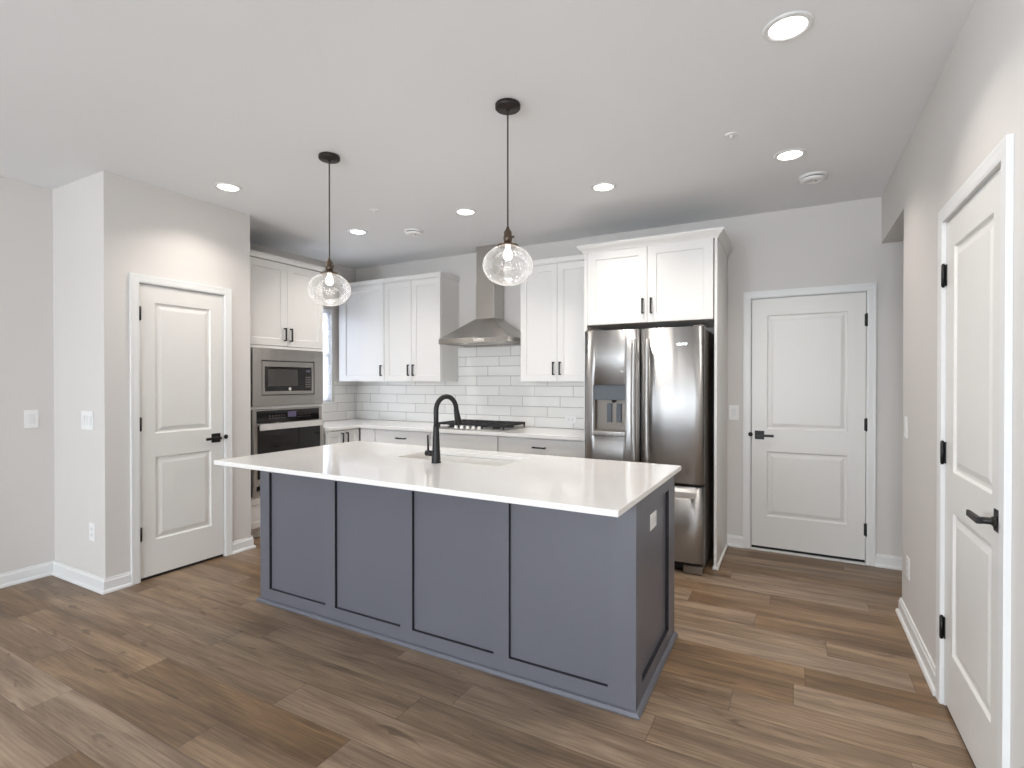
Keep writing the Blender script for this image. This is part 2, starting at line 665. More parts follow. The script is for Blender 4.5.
# pantry walls
PY0, PY1, DZ = 1.915, 2.511, 2.047     # pantry door slab edges
b = MB()
b.box(XP - .12, XP, YS, PY0 - .004, 0, H).box(XP - .12, XP, PY1 + .004, YP, 0, H).box(XP - .12, XP, PY0 - .004, PY1 + .004, DZ + .004, H)
b.box(XP - .12, XP - .065, PY0 - .004, PY1 + .004, 0, DZ + .004)
b.box(XK, XP - .12, YP - .12, YP, 0, H)
b.box(XL - .12, XP - .12, YS, YS + .12, 0, H)
struct(b.build('wall_pantry', 'wall'), 'boxed-out pantry walls around the pantry door', 'wall')
b = MB()
b.box(XL - .12, XL, YR - .12, -3.1, 0, H).box(XL - .12, XL, -1.5, YS, 0, H).box(XL - .12, XL, -3.1, -1.5, 0, .8).box(XL - .12, XL, -3.1, -1.5, 2.3, H)  # includes the opening for the added fill window
struct(b.build('wall_living', 'wall'), 'grey left wall nearest the camera with a light switch', 'wall')
# right wall with door opening and header
RY0, RY1 = 2.108, 2.812
b = MB()
b.box(XR, XR + .12, RY1 + .004, YO, 0, H).box(XR, XR + .12, YR - .12, RY0 - .004, 0, H)
b.box(XR, XR + .12, RY0 - .004, RY1 + .004, DZ + .004, H)
b.box(XR + .065, XR + .12, RY0 - .004, RY1 + .004, 0, DZ + .004)
b.box(XR, XR + .12, YO, YB, 2.395, H)
struct(b.build('wall_right', 'wall'), 'right wall with a door, ending at the hall opening', 'wall')
struct(MB().box(XR + .12, 2.12, YO - .12, YO, 0, H).box(2.0, 2.12, YO, YB, 0, H).build('wall_hall', 'wall'), 'walls of the side hall', 'wall')
# rear wall with windows behind the camera
RW = [(-3.2, -1.5, .1, 2.25), (-4.3, -3.45, .8, 2.3), (-.9, .2, .8, 2.3)]
xs = sorted(set([XL, XR] + [x for w in RW for x in w[:2]]))
b = MB()
for a, c in zip(xs, xs[1:]):
    w = [q for q in RW if q[0] <= a and c <= q[1]]
    if w:
        b.box(a, c, YR - .12, YR, 0, w[0][2]).box(a, c, YR - .12, YR, w[0][3], H)
    else:
        b.box(a, c, YR - .12, YR, 0, H)
struct(b.build('wall_rear', 'wall'), 'rear wall with daylight windows behind the camera', 'wall')
for i, (x0, x1, z0, z1) in enumerate(RW + [(-3.1, -1.5, .8, 2.3)]):  # last entry: unseen living-wall window, added to carry the fill light
    w = empty('window_%d' % (i + 2), ((x0 + x1) / 2, YR, z0) if i < 3 else ((XL if i == 3 else XR), (x0 + x1) / 2, z0), PI if i < 3 else (R(90) if i == 3 else R(-90)), 'unseen white framed window of the living side behind the camera', 'window', kind='structure')
    hw = (x1 - x0) / 2
    b = MB()
    f = .06
    for (a, c, d, e) in ((-hw, -hw + f, 0, z1 - z0), (hw - f, hw, 0, z1 - z0), (-hw + f, hw - f, 0, f), (-hw + f, hw - f, z1 - z0 - f, z1 - z0), (-f / 2, f / 2, f, z1 - z0 - f)):
        b.box(a, c, .04, .1, d, e)
    b.build('window_frame', 'trim', w, .003)
    MB().box(-hw + f, hw - f, .069, .075, f, z1 - z0 - f).build('glass', 'pane', w)


def base_path(name, pts, label):
    """mitred baseboard with shoe along a polyline; the room lies to the right of the walking direction"""
    prof = [(0, 0), (.027, 0), (.027, .010), (.022, .019), (.014, .021), (.014, .074), (.010, .080), (.008, .092), (0, .092)]
    P = [Vector(p) for p in pts]
    n = len(P)
    nor = []
    for i in range(n - 1):
        d = (P[i + 1] - P[i]).normalized()
        nor.append(Vector((d.y, -d.x)))
    b = MB()
    rings = []
    for i in range(n):
        if i == 0:
            m = nor[0]
        elif i == n - 1:
            m = nor[-1]
        else:
            m = (nor[i - 1] + nor[i])
            m = m / (1 + nor[i - 1].dot(nor[i]))
        rings.append([b.bm.verts.new((P[i].x + m.x * (o + .0003), P[i].y + m.y * (o + .0003), z + .0005)) for o, z in prof])
    for A, B in zip(rings, rings[1:]):
        for k in range(len(prof)):
            k2 = (k + 1) % len(prof)
            b.bm.faces.new((A[k], B[k], B[k2], A[k2]))
    b.bm.faces.new(rings[0])
    b.bm.faces.new(rings[-1][::-1])
    return struct(b.build(name, 'trim'), label, 'baseboard')


CW = .056   # casing width
base_path('baseboard_left', [(XL, YR), (XL, YS), (XP, YS), (XP, PY0 - .0035 - CW)], 'white baseboard along the grey left wall and pantry corner')
base_path('baseboard_pantry', [(XP, PY1 + .0035 + CW), (XP, YP), (XP - .14, YP)], 'short white baseboard right of the pantry door')
BX0, BX1 = -.306, .478     # back door slab edges
base_path('baseboard_back', [(-.488, YB), (BX0 - .0035 - CW, YB)], 'short white baseboard left of the back door')
base_path('baseboard_hall', [(BX1 + .0035 + CW, YB), (2.0, YB), (2.0, YO), (XR, YO), (XR, RY1 + .0035 + CW)], 'white baseboard right of the back door and along the right wall')
base_path('baseboard_right', [(XR, RY0 - .0035 - CW), (XR, YR), (XL + .03, YR)], 'white baseboard along right and rear walls behind camera')


# ------------------------------------------------------------------ doors (local: x right, front faces -Y, z up)
def casing(name, w, loc, rz, label):
    root_b = MB()
    x0, x1, z1 = -.0035, w + .0035, DZ + .0035
    prof = [(0, .004), (0, -.010), (.010, -.013), (.038, -.013), (.044, -.014), (CW, -.014), (CW, .004)]
    path = []
    for o, y in prof:
        path.append([(x0 - o, y, .001), (x0 - o, y, z1 + o), (x1 + o, y, z1 + o), (x1 + o, y, .001)])
    bm = root_b.bm
    V = [[bm.verts.new(p) for p in row] for row in path]
    for A, B in zip(V, V[1:] + V[:1]):
        for i in range(3):
            bm.faces.new((A[i], A[i + 1], B[i + 1], B[i]))
    bm.faces.new([r[0] for r in V])
    bm.faces.new([r[3] for r in V][::-1])
    # shift so the back of the moulding just touches the wall plane (y = 0)
    bmesh.ops.translate(bm, verts=bm.verts, vec=(0, -.0045, 0))
    o = root_b.build(name, 'trim')
    o.location = loc
    o.rotation_euler = (0, 0, rz)
    return struct(o, label, 'door casing')


def make_door(name, w, loc, rz, hinge, label, threshold=False, hz3=(.325, 1.08, 1.84), pz=(.265, .845, 1.01, 1.925), back=.062):
    """hinge: 'L' or 'R' seen from the front; recessed 6 mm behind the wall face"""
    d = empty(name, loc, rz, label, 'door', kind='structure')
    st = .117 if w > .65 else .10
    zs0 = .026 if threshold else .014
    lv = [(.008, .010), (.020, .010), (.045, .003)]
    x0, x1 = .003, w - .003
    panels = [(st, w - st, pz[0], pz[1]), (st, w - st, pz[2], pz[3])]
    MB().front(x0, x1, zs0 + .006, DZ - .003, .0, .035, panels, lv).build('door_slab', 'door', d, .0015)
    # jamb lining
    MB().box(-.0035, -.0005, .001, .06, .001, DZ + .0035).box(w + .0005, w + .0035, .001, .06, .001, DZ + .0035).box(-.0005, w + .0005, .001, .06, DZ + .0005, DZ + .0035).build('door_jamb', 'trim', d)
    hx = -.002 if hinge == 'L' else w + .002
    for hz in hz3:
        hb = MB()
        hb.lathe([(0, 0), (.0075, 0), (.0075, .09), (0, .09)], axis='z', c=(hx, -.0105, hz - .045), seg=12)
        hb.lathe([(0, -.006), (.005, -.005), (.005, .0), (.0078, .0)], axis='z', c=(hx, -.0105, hz - .045), seg=12)
        hb.lathe([(.0078, .09), (.005, .09), (.005, .095), (0, .096)], axis='z', c=(hx, -.0105, hz - .045), seg=12)
        s = 1 if hinge == 'L' else -1
        hb.box(min(hx, hx + s * .014), max(hx, hx + s * .014), -.004, .0035, hz - .045, hz + .045)
        hb.box(min(hx, hx - s * .010), max(hx, hx - s * .010), -.012, -.009, hz - .045, hz + .045)
        hb.build('hinge', 'black', d, label='black door hinge')
    MB().box(x0 + .002, x1 - .002, .006, .030, .0125 if threshold else .0012, zs0 + .0045).build('door_gap_shade', 'dark', d, 0, 'dark strip standing in for the shaded gap under the door')  # dark strip fills the gap, its shade put in as colour
    # lever set
    kx = w - back if hinge == 'L' else back
    s = -1 if hinge == 'L' else 1
    kz = .937
    hd = MB().box(kx - .035, kx + .035, -.004, .0035, kz - .035, kz + .035).build('door_handle', 'black', d, .0015, 'black lever handle on a square plate')
    lv_ = MB()
    lv_.lathe([(0.0, .0), (.015, .0), (.015, -.012), (.011, -.014), (.011, -.042), (0, -.044)], axis='y', c=(kx, -.004, kz), seg=20)
    x_a, x_b = kx - s * .012, kx + s * .105
    lv_.prism([(x_a, -.058), (x_a, -.042), (x_b, -.046), (x_b, -.056)] if s > 0 else [(x_a, -.042), (x_a, -.058), (x_b, -.056), (x_b, -.046)], 2, kz - .010, kz + .010)
    lv_.build('lever', 'black', hd, .002)
    lx = w + .004 if hinge == 'L' else -.004
    st_ = MB().lathe([(0, 0), (.017, 0), (.017, -.003), (0, -.003)], axis='y', c=(lx, -.0145, kz + .005), seg=16)
    st_.xform(Matrix.Translation((0, -.008, 0)))
    st_.build('strike_lip', 'black', d, label='black strike plate lip')
    if threshold:
        MB().box(.0, w, -.028, .03, .0008, .012).build('threshold', 'trim', d, .004, 'white door threshold')
    return d


# local x right: rz = +90 deg faces +X, rz = -90 deg faces -X
make_door('door_1', PY1 - PY0, (XP, PY0, 0), R(90), 'L', 'white two-panel pantry door on the left with black lever')
casing('trim_1', PY1 - PY0, (XP, PY0, 0), R(90), 'white casing around the pantry door')
make_door('door_2', BX1 - BX0, (BX0, YB, 0), 0, 'R', 'white two-panel door in the back wall right of the refrigerator', threshold=True, hz3=(.262, 1.05, 1.835), pz=(.282, .808, .99, 1.908))
casing('trim_2', BX1 - BX0, (BX0, YB, 0), 0, 'white casing around the back wall door')
make_door('door_3', RY1 - RY0, (XR, RY1, 0), R(-90), 'L', 'white two-panel door in the right wall nearest the camera', hz3=(.332, 1.075, 1.825), back=.052)
casing('trim_3', RY1 - RY0, (XR, RY1, 0), R(-90), 'white casing around the right wall door')
# niche cut for the back door: recess set into the back wall
bpy.data.objects.remove(bpy.data.objects['wall_back'])
b = MB()
b.box(-4.83, BX0 - .004, YB, YB + .12, 0, H).box(BX1 + .004, 2.12, YB, YB + .12, 0, H).box(BX0 - .004, BX1 + .004, YB, YB + .12, DZ + .004, H)
b.box(BX0 - .004, BX1 + .004, YB + .065, YB + .12, 0, DZ + .004)
struct(b.build('wall_back', 'wall'), 'greige back wall behind hood and refrigerator', 'wall')

# ------------------------------------------------------------------ kitchen window and blind
w = empty('window_1', (XK, (WY0 + WY1) / 2, WZ0), R(90), 'narrow white window beside the oven cabinet', 'window', kind='structure')
hw, hh = (WY1 - WY0) / 2, WZ1 - WZ0
b = MB()
for (a, c, d, e) in ((-hw, -hw + .045, 0, hh), (hw - .045, hw, 0, hh), (-hw + .045, hw - .045, 0, .045), (-hw + .045, hw - .045, hh - .045, hh), (-hw + .045, hw - .045, hh / 2 - .02, hh / 2 + .02)):
    b.box(a, c, .06, .11, d, e)
b.build('window_frame', 'trim', w, .003)
MB().box(-hw + .045, hw - .045, .083, .088, .045, hh - .045).build('glass', 'pane', w)
MB().box(hw - .003, hw - .0002, .0005, .06, 0, hh).build('jamb', 'trim', w)
MB().box(-hw - .02, hw + .02, -.022, .06, -.022, -.001).build('window_sill', 'trim', w, .003)
bl = empty('window_blind', (XK - .03, (WY0 + WY1) / 2, WZ0), R(90), 'white horizontal slat blind in the window beside the oven', 'window blind')
b = MB()
nsl = 26
for k in range(nsl):
    z = .035 + k * (hh - .09) / (nsl - 1)
    b.prism([(-.016, z - .0205), (.014, z + .0195), (.016, z + .0205), (-.014, z - .0195)], 0, -hw + .006, hw - .010)
b.build('slats', 'blind', bl)
MB().box(-hw + .004, hw - .008, -.025, .025, hh - .045, hh - .003).build('head_rail', 'blind', bl, .003)
MB().box(-hw + .006, hw - .008, -.022, .022, .004, .020).build('bottom_rail', 'blind', bl, .003)
b = MB()
for x in (-.2, .2):
    b.box(x - .001, x + .001, -.026, -.0245, .018, hh - .045)
b.build('ladder_cord', 'blind', bl)

# ------------------------------------------------------------------ cabinet pieces (local: front faces -Y)
SH = [(.0015, .008), (.004, .009)]     # shaker recess


def pull(parent, x, y, z, length, vertical, name='handle'):
    """black square bar pull standing off the face at y"""
    b = MB()
    h = length / 2
    t_ = .0062
    if vertical:
        b.box(x - t_, x + t_, y - .032, y - .022, z - h, z + h)
        for s in (-1, 1):
            zz = z + s * (h - .006)
            b.box(x - t_, x + t_, y - .022, y - .0002, zz - .006, zz + .006)
    else:
        b.box(x - h, x + h, y - .032, y - .022, z - t_, z + t_)
        for s in (-1, 1):
            xx = x + s * (h - .006)
            b.box(xx - .006, xx + .006, y - .022, y - .0002, z - t_, z + t_)
    return b.build(name, 'black', parent, .0012, label='black bar pull')


def shaker(root, x0, x1, z0, z1, handle=None, name='door', fr=.062, y=0.0):
    """door or drawer front 20 mm thick in front of plane y; handle: (side, where)"""
    b = MB().front(x0, x1, z0, z1, y - .020, y - .0006, [(x0 + fr, x1 - fr, z0 + fr, z1 - fr)] if fr else [], SH)
    o = b.build(name, 'cab', root, .0015)
    if handle:
        side, zc = handle
        if side == 'C':
            pull(o, (x0 + x1) / 2, y - .020, zc, .12, False)
        else:
            pull(o, x0 + .031 if side == 'L' else x1 - .031, y - .020, zc, .12, True)
    return o


def flat_crown(root, x0, x1, z, d, left=True, right=True):
    a = .012 if left else 0
    c = .012 if right else 0
    b = MB().box(x0 - a, x1 + c, -.034, d, z, z + .040)
    b.box(x0 - a * .4, x1 + c * .4, -.026, d, z - .010, z)
    return b.build('crown_moulding', 'cab', root, .002)


UD = .31          # depth of upper box
YU = YB - UD - .001   # box front; doors reach 20 mm further
UT = 2.445
# upper left: single-door corner unit
g = 'white upper cabinets along the back wall'
u = empty('upper_cabinet', (-4.655, YU, 1.371), 0, 'white single-door upper cabinet in the corner by the window', 'cabinet', g)
MB().box(0, .694, 0, UD, 0, 1.082).build('body', 'cab', u, .001)
MB().box(0, .055, -.012, -.0005, 0, 1.082).build('filler_strip', 'cab', u, .001)
shaker(u, .058, .692, .003, 1.074, ('R', .12))
flat_crown(u, 0, .6945, 1.086, UD, True, False)
u = empty('upper_cabinet', (-3.958, YU, 1.371), 0, 'white two-door upper cabinet left of the range hood', 'cabinet', g)
W_ = .760
MB().box(0, W_, 0, UD, 0, 1.082).build('body', 'cab', u, .001)
shaker(u, .003, W_ / 2 - .0015, .003, 1.074, ('R', .12))
shaker(u, W_ / 2 + .0015, W_ - .003, .003, 1.074, ('L', .12))
flat_crown(u, .0005, W_, 1.086, UD, False, True)
u = empty('upper_cabinet', (-2.272, YU, 1.371), 0, 'white two-door upper cabinet between range hood and refrigerator', 'cabinet', g)
W_ = .756
MB().box(0, W_, 0, UD, 0, 1.082).build('body', 'cab', u, .001)
shaker(u, .003, W_ / 2 - .0015, .003, 1.074, ('R', .12))
shaker(u, W_ / 2 + .0015, W_ - .003, .003, 1.074, ('L', .12))
flat_crown(u, 0, W_, 1.086, UD, True, False)

# fridge enclosure
FX0, FX1, FY = -1.514, -.490, 4.055
u = empty('refrigerator_cabinet', (FX0, FY, 0), 0, 'white enclosure with two doors and crown above the refrigerator', 'cabinet')
W_ = FX1 - FX0
D_ = YB - FY - .001
MB().box(.0265, W_ - .0265, 0, D_, 1.832, 2.432).build('body', 'cab', u, .001)
MB().box(0, .026, -.018, D_, .001, 2.432).build('side_panel', 'cab', u, .0015)
MB().box(W_ - .020, W_, -.018, D_, .001, 2.432).build('side_panel', 'cab', u, .0015)
MB().box(W_ - .028, W_ + .014, -.032, D_ - .03, .0015, .022).build('shoe_moulding', 'cab', u, .004)
mid = W_ / 2 + .004
shaker(u, .0285, mid - .0015, 1.832, 2.424, ('R', 1.832 + .125), fr=.068)
shaker(u, mid + .0015, W_ - .0285, 1.832, 2.424, ('L', 1.832 + .125), fr=.068)
b = MB()
prof = [(0, 2.418), (.006, 2.418), (.010, 2.428), (.020, 2.440), (.036, 2.452), (.042, 2.462), (.047, 2.466), (.047, 2.480), (0, 2.480)]
yf0 = -.0185
path = []
for o, z in prof:
    path.append([(-o, YU - .036 - FY, z), (-o, yf0 - o, z), (W_ + o, yf0 - o, z), (W_ + o, D_, z)])
V = [[b.bm.verts.new(p) for p in row] for row in path]
for A, B in zip(V, V[1:] + V[:1]):
    for i in range(3):
        b.bm.faces.new((A[i], A[i + 1], B[i + 1], B[i]))
b.bm.faces.new([V[-1][0], V[-1][1], V[-1][2], V[-1][3]])
b.build('crown_moulding', 'cab', u)

# tall oven cabinet, faces +X
OX = -4.10
OY0, OY1 = 2.80, 3.628
u = empty('oven_cabinet', (OX, OY0, 0), R(90), 'tall white cabinet housing the microwave and wall oven', 'cabinet')
W_ = OY1 - OY0
D_ = OX - XK - .001
b = MB()
b.box(0, .018, 0, D_, .1, 2.445).box(W_ - .018, W_, 0, D_, .1, 2.445).box(.018, W_ - .018, D_ - .012, D_, .1, 2.445)
b.box(.018, W_ - .018, 0, D_ - .012, 2.425, 2.445).box(.018, W_ - .018, 0, D_ - .012, 1.69, 1.708).box(.018, W_ - .018, 0, D_ - .012, 1.138, 1.155).box(.018, W_ - .018, 0, D_ - .012, .35, .376).box(.018, W_ - .018, 0, D_ - .012, .1, .12)
b.box(.018, W_ - .018, .055, D_ - .012, .001, .1)
b.build('body', 'cab', u, .001)
AY0, AY1 = 2.848 - OY0, 3.604 - OY0      # appliance edges in local x
b = MB()
b.box(0, AY0 - .002, -.0185, -.0005, .1, 1.688).box(AY1 + .002, W_, -.0185, -.0005, .1, 1.688)
b.box(AY0 - .002, AY1 + .002, -.0185, -.0005, 1.665, 1.688).box(AY0 - .002, AY1 + .002, -.0185, -.0005, 1.131, 1.154)
b.box(AY0 - .002, AY1 + .002, -.0185, -.0005, .362, .376).box(AY1 - .0105, AY1 + .002, -.0185, -.0005, .376, 1.131)
b.build('face_frame', 'cab', u, .001)
shaker(u, .003, W_ / 2 - .0015, 1.693, 2.44, ('R', 1.693 + .105), fr=.065)
shaker(u, W_ / 2 + .0015, W_ - .003, 1.693, 2.44, ('L', 1.693 + .105), fr=.065)
shaker(u, .003, W_ - .003, .105, .358, None, 'drawer', fr=.05)
b = MB().box(-.004, W_ + .004, -.030, D_, 2.447, 2.482)
b.box(-.010, W_ + .010, -.038, D_, 2.482, 2.495)
b.build('crown_moulding', 'cab', u, .002)

# ------------------------------------------------------------------ base cabinets
g = 'white base cabinets under the back counter'
BT = .8825


def base_unit(x0, x1, label, layout, rz=0, origin=None):
    if rz == 0:
        r = empty('base_cabinet', (x0, 4.09, 0), 0, label, 'cabinet', g)
        D = YB - 4.09 - .001
    else:
        r = empty('base_cabinet', origin, rz, label, 'cabinet', g)
        D = .60
    W = x1 - x0
    MB().box(0, W, 0, D, .1, BT).box(0, W, .06, D, .001, .1).build('body', 'cab', r, .001)
    layout(r, W)
    return r


def drawers(handle):
    def f(r, W):
        shaker(r, .005, W - .005, .705, .872, ('C', .80) if handle else None, 'drawer', fr=0 if True else .04)
        shaker(r, .005, W - .005, .410, .702, ('C', .61), 'drawer', fr=.055)
        shaker(r, .005, W - .005, .105, .407, ('C', .31), 'drawer', fr=.055)
    return f


def filler(r, W):
    shaker(r, .006, W - .005, .105, .872, None, 'filler_panel', fr=0)


def doors2(r, W):
    shaker(r, .004, W / 2 - .0015, .105, .872, ('R', .79), fr=.058)
    shaker(r, W / 2 + .0015, W - .004, .105, .872, ('L', .79), fr=.058)


base_unit(-4.03, -3.822, 'narrow plain filler cabinet in the inner corner of the counter', filler)
base_unit(-3.821, -3.113, 'white drawer base cabinet between corner and cooktop', drawers(True))
base_unit(-3.112, -2.350, 'white base cabinet with plain drawer front under the cooktop', drawers(False))
base_unit(-2.349, -1.517, 'white drawer base cabinet between cooktop and refrigerator', drawers(True))
base_unit(0, .43, 'white two-door base cabinet beside the oven cabinet under the window', doors2, R(90), (-4.06, 3.64, 0))
b = MB()
b.prism([(-4.708, 3.632), (-4.015, 3.632), (-4.015, 4.045), (-1.5165, 4.045), (-1.5165, 4.688), (-4.708, 4.688)], 2, .884, .915)
o = b.build('countertop', 'quartz', None, .002)
tag(o, 'white quartz L-shaped countertop along the tiled walls', 'countertop')

# tile backsplash (its own tiles, on the wall)
b = MB()
b.box(-4.6995, -1.5165, 4.6815, 4.6895, .9155, 1.3705)
b.box(-3.197, -2.2735, 4.6815, 4.6895, 1.3705, 1.86)
tag(b.build('tile_backsplash', 'tile'), 'white glossy subway tile backsplash on the back wall', 'backsplash', kind='structure')
b = MB()
b.box(-4.7095, -4.7015, 3.63, 4.6885, .9155, WZ0 - .024)
b.box(-4.7095, -4.7015, WY1 + .03, 4.6885, WZ0 - .024, 1.3705)
tag(b.build('tile_backsplash', 'tile_side'), 'white subway tile backsplash on the left wall below the window', 'backsplash', kind='structure')

# ------------------------------------------------------------------ island
IX0, IX1, IY0, IY1 = -2.940, -.566, 2.114, 2.895
u = empty('kitchen_island', ((IX0 + IX1) / 2, (IY0 + IY1) / 2, 0), 0, 'long slate-grey panelled kitchen island in the middle of the floor', 'kitchen island')
cx, cy = (IX0 + IX1) / 2, (IY0 + IY1) / 2
T_ = .040
b = MB()
sx0, sx1, sy0, sy1 = -2.2, -1.36, 2.39, 2.85      # clear space for the sink bowl
b.box(IX0 + T_ - cx, sx0 - cx, IY0 + T_ - cy, IY1 - .06 - cy, .001, .8885)
b.box(sx1 - cx, IX1 - T_ - cx, IY0 + T_ - cy, IY1 - .06 - cy, .001, .8885)
b.box(sx0 - cx, sx1 - cx, IY0 + T_ - cy, sy0 - .06 - cy, .001, .8885)
b.box(sx0 - cx, sx1 - cx, sy0 - .06 - cy, IY1 - .06 - cy, .001, .60)
b.build('body', 'island', u)
# front face with four recessed panels
pz0, pz1 = .088, .81
pan = [(a - cx, c - cx, pz0, pz1) for a, c in ((-2.855, -2.366), (-2.289, -1.812), (-1.732, -1.244), (-1.162, -.686))]
lv = [(.0004, .017)]
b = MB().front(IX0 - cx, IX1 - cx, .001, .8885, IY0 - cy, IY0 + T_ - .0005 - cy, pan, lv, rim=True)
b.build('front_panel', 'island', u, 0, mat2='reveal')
# end panel, faces +X
for nm, side in (('end_panel', 1), ('end_panel', -1)):
    wL = IY1 - IY0 - T_
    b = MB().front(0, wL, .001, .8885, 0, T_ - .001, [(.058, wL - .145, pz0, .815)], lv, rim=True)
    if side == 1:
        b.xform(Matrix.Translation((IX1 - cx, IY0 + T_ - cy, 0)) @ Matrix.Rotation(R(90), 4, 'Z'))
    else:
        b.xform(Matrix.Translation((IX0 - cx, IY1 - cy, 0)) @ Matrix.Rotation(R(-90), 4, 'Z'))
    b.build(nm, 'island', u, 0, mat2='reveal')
# kitchen-side doors
for k in range(4):
    wd = (IX1 - IX0 - .06) / 4
    xa = IX0 + .03 + k * wd
    b = MB().front(0, wd - .004, .105, .872, 0, .019, [(.06, wd - .064, .165, .812)], SH)
    b.xform(Matrix.Translation((xa + wd - cx, IY1 - .04 - cy, 0)) @ Matrix.Rotation(PI, 4, 'Z'))
    dd = b.build('door', 'island', u, .0015)
# shoe moulding round the base
b = MB()
sh = [(0, .001), (.019, .001), (.019, .008), (.012, .019), (0, .022)]
rings = []
for (px, py, nx, ny) in ((IX0, IY1, -1, 0), (IX0, IY0, -1, -1), (IX1, IY0, 1, -1), (IX1, IY1, 1, 0)):
    rings.append([b.bm.verts.new((px - cx + nx * (o + .0004), py - cy + ny * (o + .0004), z)) for o, z in sh])
for A, B in zip(rings, rings[1:]):
    for k in range(len(sh)):
        k2 = (k + 1) % len(sh)
        b.bm.faces.new((A[k], B[k], B[k2], A[k2]))
b.bm.faces.new(rings[0])
b.bm.faces.new(rings[-1][::-1])
b.build('shoe_moulding', 'island', u)

# island top with sink cut-out
CX0, CX1, CY0, CY1 = -2.975, -.550, 1.815, 2.945
SX0, SX1, SY0, SY1 = -2.14, -1.41, 2.445, 2.79
b = MB()
for z, up in ((.890, False), (.915, True)):
    xs_ = [CX0, SX0, SX1, CX1]
    ys_ = [CY0, SY0, SY1, CY1]
    for i in range(3):
        for j in range(3):
            if i == 1 and j == 1:
                continue
            b.quad((xs_[i], ys_[j], z), (xs_[i + 1], ys_[j], z), (xs_[i + 1], ys_[j + 1], z), (xs_[i], ys_[j + 1], z))
for (a0, a1, c0, c1) in ((CX0, CX1, CY0, CY1), (SX0, SX1, SY0, SY1)):
    xs_ = [CX0, SX0, SX1, CX1] if a0 == CX0 else [SX0, SX1]
    ys_ = [CY0, SY0, SY1, CY1] if a0 == CX0 else [SY0, SY1]
    for p, q in zip(xs_, xs_[1:]):
        b.quad((p, c0, .890), (q, c0, .890), (q, c0, .915), (p, c0, .915))
        b.quad((p, c1, .890), (q, c1, .890), (q, c1, .915), (p, c1, .915))
    for p, q in zip(ys_, ys_[1:]):
        b.quad((a0, p, .890), (a0, q, .890), (a0, q, .915), (a0, p, .915))
        b.quad((a1, p, .890), (a1, q, .890), (a1, q, .915), (a1, p, .915))
bmesh.ops.remove_doubles(b.bm, verts=b.bm.verts, dist=1e-5)
o = b.build('island_countertop', 'quartz', None, .0025)
_a = R(-.55)
_pv = Vector((CX1, CY0, 0))
o.rotation_euler = (0, 0, _a)
o.location = _pv - Matrix.Rotation(_a, 3, 'Z') @ _pv      # the slab sits a hair askew on the base
tag(o, 'white quartz slab overhanging the slate-grey island', 'countertop')

# sink bowl
u = empty('kitchen_sink', ((SX0 + SX1) / 2, (SY0 + SY1) / 2, .66), 0, 'undermount sink basin let into the island top', 'sink')
hx_, hy_ = (SX1 - SX0) / 2 + .006, (SY1 - SY0) / 2 + .006
b = MB()
top, bot, th = .2285, .0, .008
rim = [(-hx_, -hy_), (hx_, -hy_), (hx_, hy_), (-hx_, hy_)]


def ring_(s, z):
    return [b.bm.verts.new((x + math.copysign(s, x), y + math.copysign(s, y), z)) for x, y in rim]


R1 = ring_(0, top)
R2 = ring_(-.012, .03)
R3 = ring_(-.04, .012)
O1 = ring_(.022, top)
O2 = ring_(.022, top - .006)
O3 = ring_(.006, top - .006)
O4 = ring_(-.006, .0)
for A, B in ((O4, O3), (O3, O2), (O2, O1), (O1, R1), (R1, R2), (R2, R3)):
    for i in range(4):
        b.bm.faces.new((A[i], A[(i + 1) % 4], B[(i + 1) % 4], B[i]))
b.bm.faces.new(R3)
b.bm.faces.new(O4[::-1])
b.build('bowl', 'sink', u, .003)
MB().lathe([(0, .0135), (.02, .0135), (.03, .016), (.042, .0165), (.044, .0125)], c=(0, .05, 0), seg=28).build('drain', 'chrome', u)

# faucet
u = empty('kitchen_faucet', (-1.775, 2.378, .9155), 0, 'matte black pull-down gooseneck faucet behind the sink', 'faucet')
MB().lathe([(0, 0), (.027, 0), (.027, .004), (.0255, .008), (.0205, .10), (.0165, .20), (.0155, .215), (0, .217)], seg=32).build('base', 'black', u)
pts = []
r_ = .078
# spout leans over the sink (towards +Y, turned a little to +X)
dirx, diry = .30, .954
for k in range(25):
    a = PI - (k / 24) * (PI * 1.0)
    pts.append((dirx * (r_ + r_ * math.cos(a)) * .92, diry * (r_ + r_ * math.cos(a)) * .92, .295 + r_ * math.sin(a)))
pts = [(0, 0, .2), (0, 0, .25)] + pts
MB().tube(pts, .0142, 16).build('spout', 'black', u)
ex, ey, ez = pts[-1]
MB().tube([(ex, ey, ez + .004), (ex * 1.02, ey * 1.02, ez - .015), (ex * 1.06, ey * 1.06, ez - .045), (ex * 1.12, ey * 1.12, ez - .085), (ex * 1.125, ey * 1.125, ez - .089)], [.0150, .0160, .0180, .0225, .019], 20).build('spray_head', 'black', u)
hd = MB().tube([(-.018, 0, .052), (-.068, -.002, .052)], .0165, 20).build('handle', 'black', u)
MB().tube([(-.055, -.001, .060), (-.056, -.001, .10), (-.058, -.001, .155)], [.007, .006, .0045], 12).build('lever', 'black', hd)

